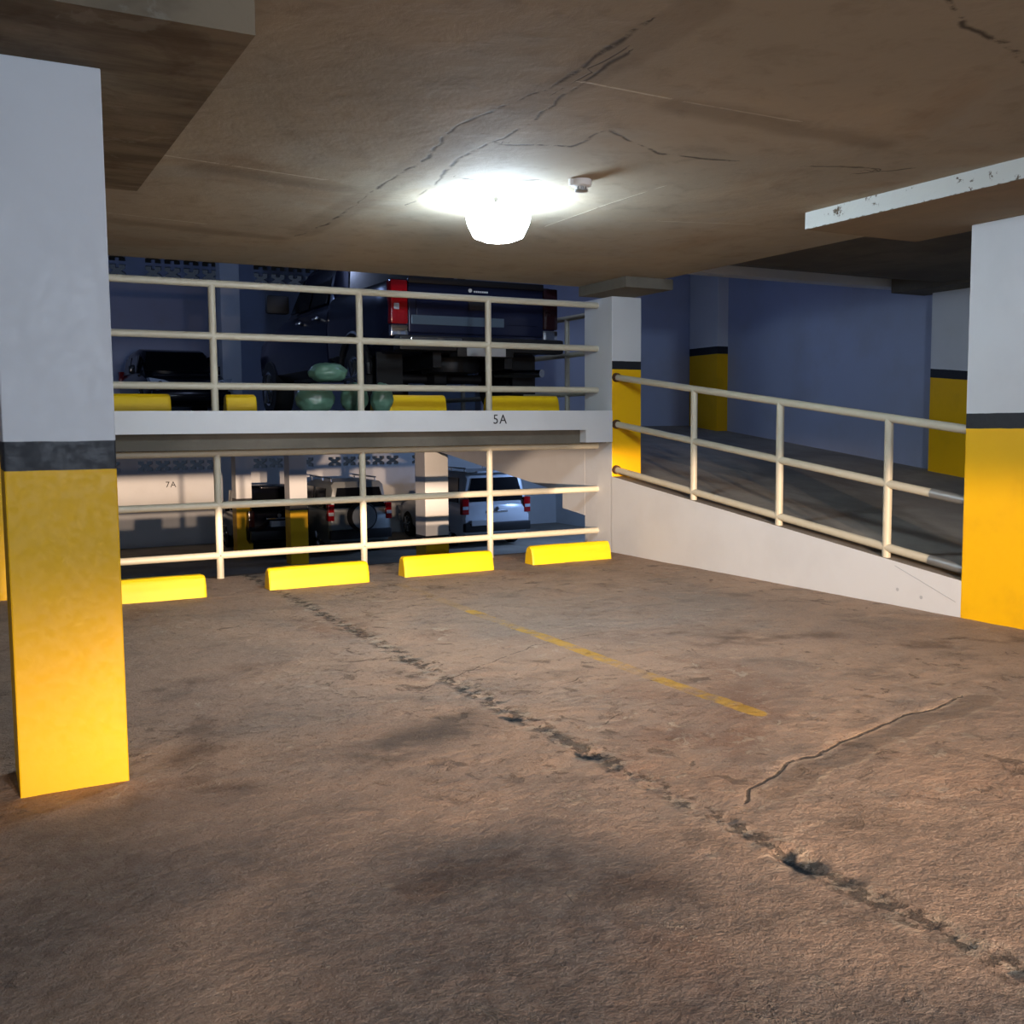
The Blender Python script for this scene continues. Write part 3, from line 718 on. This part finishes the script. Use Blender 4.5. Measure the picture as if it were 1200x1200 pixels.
# ---- pickup on the upper deck
def pickup(loc, rz=0):
    root = empty('pickup_truck', loc, rz); w = 1.05; P = M['navy_paint']; L = 5.9; bt = 1.44
    bm = B()      # cargo bed with an open top
    loft(bm, [body_ring(.0, w*.97, .80, bt-.02), body_ring(.08, w, .72, bt), body_ring(.45, w, .66, bt), body_ring(2.0, w, .60, bt), body_ring(2.15, w*.985, .60, bt-.01)])
    bd = link_bm('cargo_bed', bm, P, root, True)
    bm = B(); box(bm, -w*.80, w*.80, -.035, .03, .86, bt+.005, .02); box(bm, -w*.72, w*.72, -.048, -.02, .98, 1.22, .015)
    tg = link_bm('tailgate', bm, P, root, True)
    bm = B(); box(bm, -.13, .13, -.062, -.03, 1.13, 1.22, .012); link_bm('handle', bm, M['plastic'], tg, True)
    bm = B(); box(bm, -w*.80, w*.80, -.052, -.03, bt-.05, bt+.02, .012); link_bm('top_moulding', bm, M['plastic'], tg, True)
    bm = B(); lathe(bm, [(.022, 0), (.022, .006)], (-.10, -.043, 1.345), 'Y', 16)
    for k in range(7): box(bm, -.055+k*.026, -.037+k*.026, -.043, -.037, 1.325, 1.343)
    link_bm('lettering', bm, M['dial'], tg)
    bm = B(); box(bm, -w*.78, w*.30, -.058, -.045, .95, 1.05, .004); link_bm('reflection_strip', bm, M['slate'], tg)  # strip coloured to stand for the teal reflection on the tailgate
    for s in (-1, 1):
        a, b = sorted((s*w*.805, s*w*.99)); bm = B(); box(bm, a, b, -.03, .12, .95, 1.42, .02); t_ = link_bm('tail_light', bm, M['redlens' if s < 0 else 'smoked'], root, True)
        bm = B(); box(bm, a+.03, b-.10, -.036, 0, 1.10, 1.17, .012); link_bm('reverse_lens', bm, M['clearlens' if s < 0 else 'smoked'], t_, True)
        bm = B(); box(bm, a, b, -.02, .05, .82, .94, .01); link_bm('corner_cap', bm, M['chrome'], root, True)
        wheel(root, s*(w-.14), 1.15, .42, .27); wheel(root, s*(w-.14), L-1.0, .42, .27)
        bm = B()  # wheel arch flare
        for k in range(13):
            t0, t1 = PI*k/12, PI*(k+1)/12
            if k < 12: tube(bm, (s*w, 1.15+.50*math.cos(t0), .44+.50*math.sin(t0)), (s*w, 1.15+.50*math.cos(t1), .44+.50*math.sin(t1)), .035, 8)
        link_bm('wheel_arch', bm, M['plastic'], root, True)
        bm = B(); box(bm, min(s*w*.95, s*(w+.28)), max(s*w*.95, s*(w+.28)), 3.86, 3.98, 1.42, 1.68, .05); link_bm('mirror', bm, M['plastic'], root, True)
        bm = B(); box(bm, min(s*(w-.34), s*(w-.03)), max(s*(w-.34), s*(w-.03)), .48, .50, .22, .68); link_bm('mud_flap', bm, M['rubber'], root)
        for ya, yb in ((2.40, 3.05), (3.12, 3.95)):
            bm = B(); quad_panel(bm, [(s*.955, ya, 1.42), (s*.955, yb, 1.42), (s*.80, yb-.18*(ya > 3), 1.88), (s*.80, ya+.05, 1.88)], (s, 0, .3), .012); link_bm('side_window', bm, M['glass'], root)
            bm = B(); box(bm, min(s*(w-.01), s*(w+.035)), max(s*(w-.01), s*(w+.035)), ya+.05, ya+.22, 1.22, 1.25, .008); link_bm('door_handle', bm, M['chrome'], root, True)
    bm = B(); loft(bm, [body_ring(2.2, w*.985, .52, 1.36), body_ring(2.5, w, .50, 1.36), body_ring(4.2, w, .50, 1.34), body_ring(4.9, w*.98, .52, 1.24), body_ring(5.6, w*.93, .55, 1.16), body_ring(5.9, w*.84, .60, 1.0)])
    link_bm('cab_body', bm, P, root, True)
    bm = B(); loft(bm, [cab_ring(2.2, .95, .80, 1.3, 1.4), cab_ring(2.34, .95, .80, 1.3, 1.95), cab_ring(2.5, .95, .80, 1.3, 2.0), cab_ring(3.6, .95, .80, 1.3, 2.0), cab_ring(3.85, .95, .76, 1.3, 1.93), cab_ring(4.55, .93, .72, 1.25, 1.33)])
    link_bm('cab_roof', bm, P, root, True)
    bm = B(); quad_panel(bm, [(-.72, 2.2, 1.46), (.72, 2.2, 1.46), (.66, 2.29, 1.88), (-.66, 2.29, 1.88)], (0, -1, .2)); link_bm('rear_window', bm, M['glass'], root)
    bm = B(); quad_panel(bm, [(-.80, 4.50, 1.38), (.80, 4.50, 1.38), (.68, 3.93, 1.86), (-.68, 3.93, 1.86)], (0, .6, .8), .03); link_bm('windscreen', bm, M['glass'], root)
    bm = B(); box(bm, -w*.97, w*.97, -.20, .0, .66, .82, .03); box(bm, -.35, .35, -.22, 0, .60, .74, .02)
    bp = link_bm('rear_bumper', bm, M['plastic'], root, True)
    bm = B(); box(bm, -w*.85, -w*.28, -.215, -.195, .76, .80, .004); link_bm('step_plate', bm, M['chrome'], bp)
    bm = B(); box(bm, -.24, .24, -.235, -.222, .61, .73, .004); link_bm('licence_plate', bm, M['plate'], root)
    bm = B(); tube(bm, (.55, .6, .46), (.78, -.10, .44), .045, 16); link_bm('exhaust_pipe', bm, M['chrome'], root, True)
    bm = B(); tube(bm, (-.6, 1.15, .42), (.6, 1.15, .42), .06, 12); lathe(bm, [(.03, -.16), (.15, -.08), (.15, .08), (.03, .16)], (0, 1.15, .42), 'X', 16); link_bm('rear_axle', bm, M['plastic'], root, True)
    bm = B(); box(bm, -.5, -.4, .1, 5.5, .5, .66); box(bm, .4, .5, .1, 5.5, .5, .66); lathe(bm, [(.10, -.09), (.33, -.09), (.36, 0), (.33, .09), (.1, .09)], (0, .75, .56), 'Z', 28)
    link_bm('chassis', bm, M['plastic'], root, True)
    tag(root, 'big dark navy pickup truck backed up to the upper railing', 'pickup truck'); return root
pickup((5.20, 10.42, ZU))

# ------------------------------------------------------------------ bundles of green sheeting
def bundle(x, y, z, rx, rz_, seed, label, mat='bag'):
    bm = B(); bmesh.ops.create_icosphere(bm, subdivisions=4, radius=1)
    for v in bm.verts:
        p = v.co.copy(); v.co = Vector((p.x*rx, p.y*rx*.85, max(p.z, -.82)*rz_))
        k = .10*noise.noise(p*2.2+Vector((seed, 0, 0))) + .04*abs(math.sin(p.z*9+seed+3*noise.noise(p*2)))
        v.co *= 1+k
    zmin = min(v.co.z for v in bm.verts)
    for v in bm.verts: v.co.z -= zmin
    o = link_bm('sheeting_bundle', bm, M[mat], None, True, (x, y, z))
    return tag(o, label, 'bundle', 'green wrapped bundles')
bundle(3.17, 9.99, ZU-.004, .19, .15, 1, 'green plastic wrapped bundle, leftmost of the lower row behind the railing')
bundle(3.58, 9.99, ZU-.004, .14, .155, 5, 'green plastic wrapped bundle standing just left of the middle post')
bundle(3.86, 9.93, ZU-.004, .115, .155, 9, 'green plastic wrapped bundle standing right of the middle post')
bundle(3.31, 9.99, ZU+.30, .19, .10, 13, 'green plastic wrapped bundle lying on top of the others')

# ------------------------------------------------------------------ lights
def headlamp(x, power, name):
    L = bpy.data.lights.new(name, 'SPOT'); L.energy = power; L.color = (1, .71, .50); L.spot_size = math.radians(110); L.spot_blend = .4
    L.shadow_soft_size = .05; L.use_nodes = True
    t = L.node_tree; nodes = t.nodes; nodes.clear()
    out = nodes.new('ShaderNodeOutputLight'); em = nodes.new('ShaderNodeEmission'); t.links.new(em.outputs[0], out.inputs[0])
    class T(NT):
        def __init__(s, tr): s.t = tr
    h = T(t)
    tc = nodes.new('ShaderNodeTexCoord'); sp = nodes.new('ShaderNodeSeparateXYZ'); t.links.new(tc.outputs['Normal'], sp.inputs[0])
    nz = h.math('MAXIMUM', h.math('ABSOLUTE', sp.outputs[2]), .05)
    te = h.math('DIVIDE', sp.outputs[1], nz); ta = h.math('DIVIDE', sp.outputs[0], nz)
    # low beam: flat on the left, lifted on the right
    cut = h.math('ADD', -.024, h.ramp(ta, .222, .250, 0, .034))
    soft = h.math('ADD', h.ramp(ta, -.09, .0, .075, .008), h.ramp(ta, .24, .40, 0, .022))
    k = h.ramp(h.math('DIVIDE', h.math('SUBTRACT', te, cut), soft), -1.0, .3, 1.0, .02)
    low = h.ramp(te, -.19, -.085, .05, 1.0)
    hot = h.math('MULTIPLY_ADD', h.math('MULTIPLY', h.ramp(te, -.062, -.036), h.math('MULTIPLY', h.ramp(ta, -.06, .02), h.ramp(ta, .31, .20))), 1.8, 1.0)
    low = h.math('MULTIPLY', low, hot)
    side = h.math('MULTIPLY', h.ramp(ta, -.14, .04, .22, 1.0), h.ramp(ta, .26, .48, 1.0, .42))
    side = h.math('MULTIPLY', side, h.ramp(ta, .53, .60, 1.0, .09))
    h.put(em.inputs[1], h.math('MULTIPLY', h.math('MULTIPLY', k, low), side))
    o = bpy.data.objects.new(name, L); COL.objects.link(o); o.location = (x, -5.4, 1.0); o.rotation_euler = (PI/2, 0, 0)
HEAD = 7800
headlamp(1.15, HEAD, 'headlight_beam_left'); headlamp(2.25, HEAD, 'headlight_beam_right')
def area(name, loc, size, power, color, rot=(0,0,0)):
    L = bpy.data.lights.new(name, 'AREA'); L.energy = power; L.color = color; L.size = size
    o = bpy.data.objects.new(name, L); COL.objects.link(o); o.location = loc; o.rotation_euler = rot
def point(name, loc, size, power, color):
    L = bpy.data.lights.new(name, 'POINT'); L.energy = power; L.color = color; L.shadow_soft_size = size
    o = bpy.data.objects.new(name, L); COL.objects.link(o); o.location = loc
point('aisle_fill', (1.8, -4.6, 2.6), .15, 1000, (.62, .78, 1))  # unseen fill added behind the camera, cools the upper parts of the columns
point('aisle_fill_left', (-3.5, 3.5, 2.6), .15, 25, (.66, .80, 1))  # weak unseen fill added on the left of the bay
point('upper_fill', (1.5, 17, 5.3), .15, 130, (.36, .52, 1))  # unseen fill added to lift the upper deck wall in blue
point('upper_fill_front', (5.6, 9.95, 5.2), .15, 50, (.5, .62, 1))  # fill added out of view to put bluish light on the pickup tail
point('ramp_fill', (8.5, 11.3, 3.1), .15, 18, (.34, .50, 1))  # unseen fill added to brighten the end wall of the ramp
point('lower_fill', (13.8, 20.5, .95), .12, 260, (.36, .55, 1))  # unseen blue fill added for the right part of the lower far wall
point('lower_fill_left', (3.0, 18, 1.05), .12, 30, (.30, .48, 1))  # unseen blue fill added for the shadows at the lower left
W = bpy.data.worlds.new('world'); S.world = W; W.use_nodes = True
W.node_tree.nodes['Background'].inputs[0].default_value = (.3, .4, .6, 1); W.node_tree.nodes['Background'].inputs[1].default_value = .06

# ------------------------------------------------------------------ camera
f, pitch, yaw, roll = 1200.864, .0853398, .4951968, -.00804541
fw_ = Vector((math.sin(yaw)*math.cos(pitch), math.cos(yaw)*math.cos(pitch), -math.sin(pitch)))
rt = Vector((math.cos(yaw), -math.sin(yaw), 0)); up = rt.cross(fw_)
r2 = rt*math.cos(roll)+up*math.sin(roll); u2 = -rt*math.sin(roll)+up*math.cos(roll)
cam = bpy.data.cameras.new('camera'); cam.sensor_width = 36; cam.lens = 36*f/1200; cam.clip_end = 100
co = bpy.data.objects.new('camera', cam); COL.objects.link(co)
co.matrix_world = Matrix(((r2.x, u2.x, -fw_.x, 0), (r2.y, u2.y, -fw_.y, 0), (r2.z, u2.z, -fw_.z, 1.4), (0, 0, 0, 1)))
S.camera = co
vs = S.view_settings; vs.view_transform = 'Standard'; vs.look = 'None'; vs.exposure = 0.0; vs.gamma = 1; vs.use_curve_mapping = False
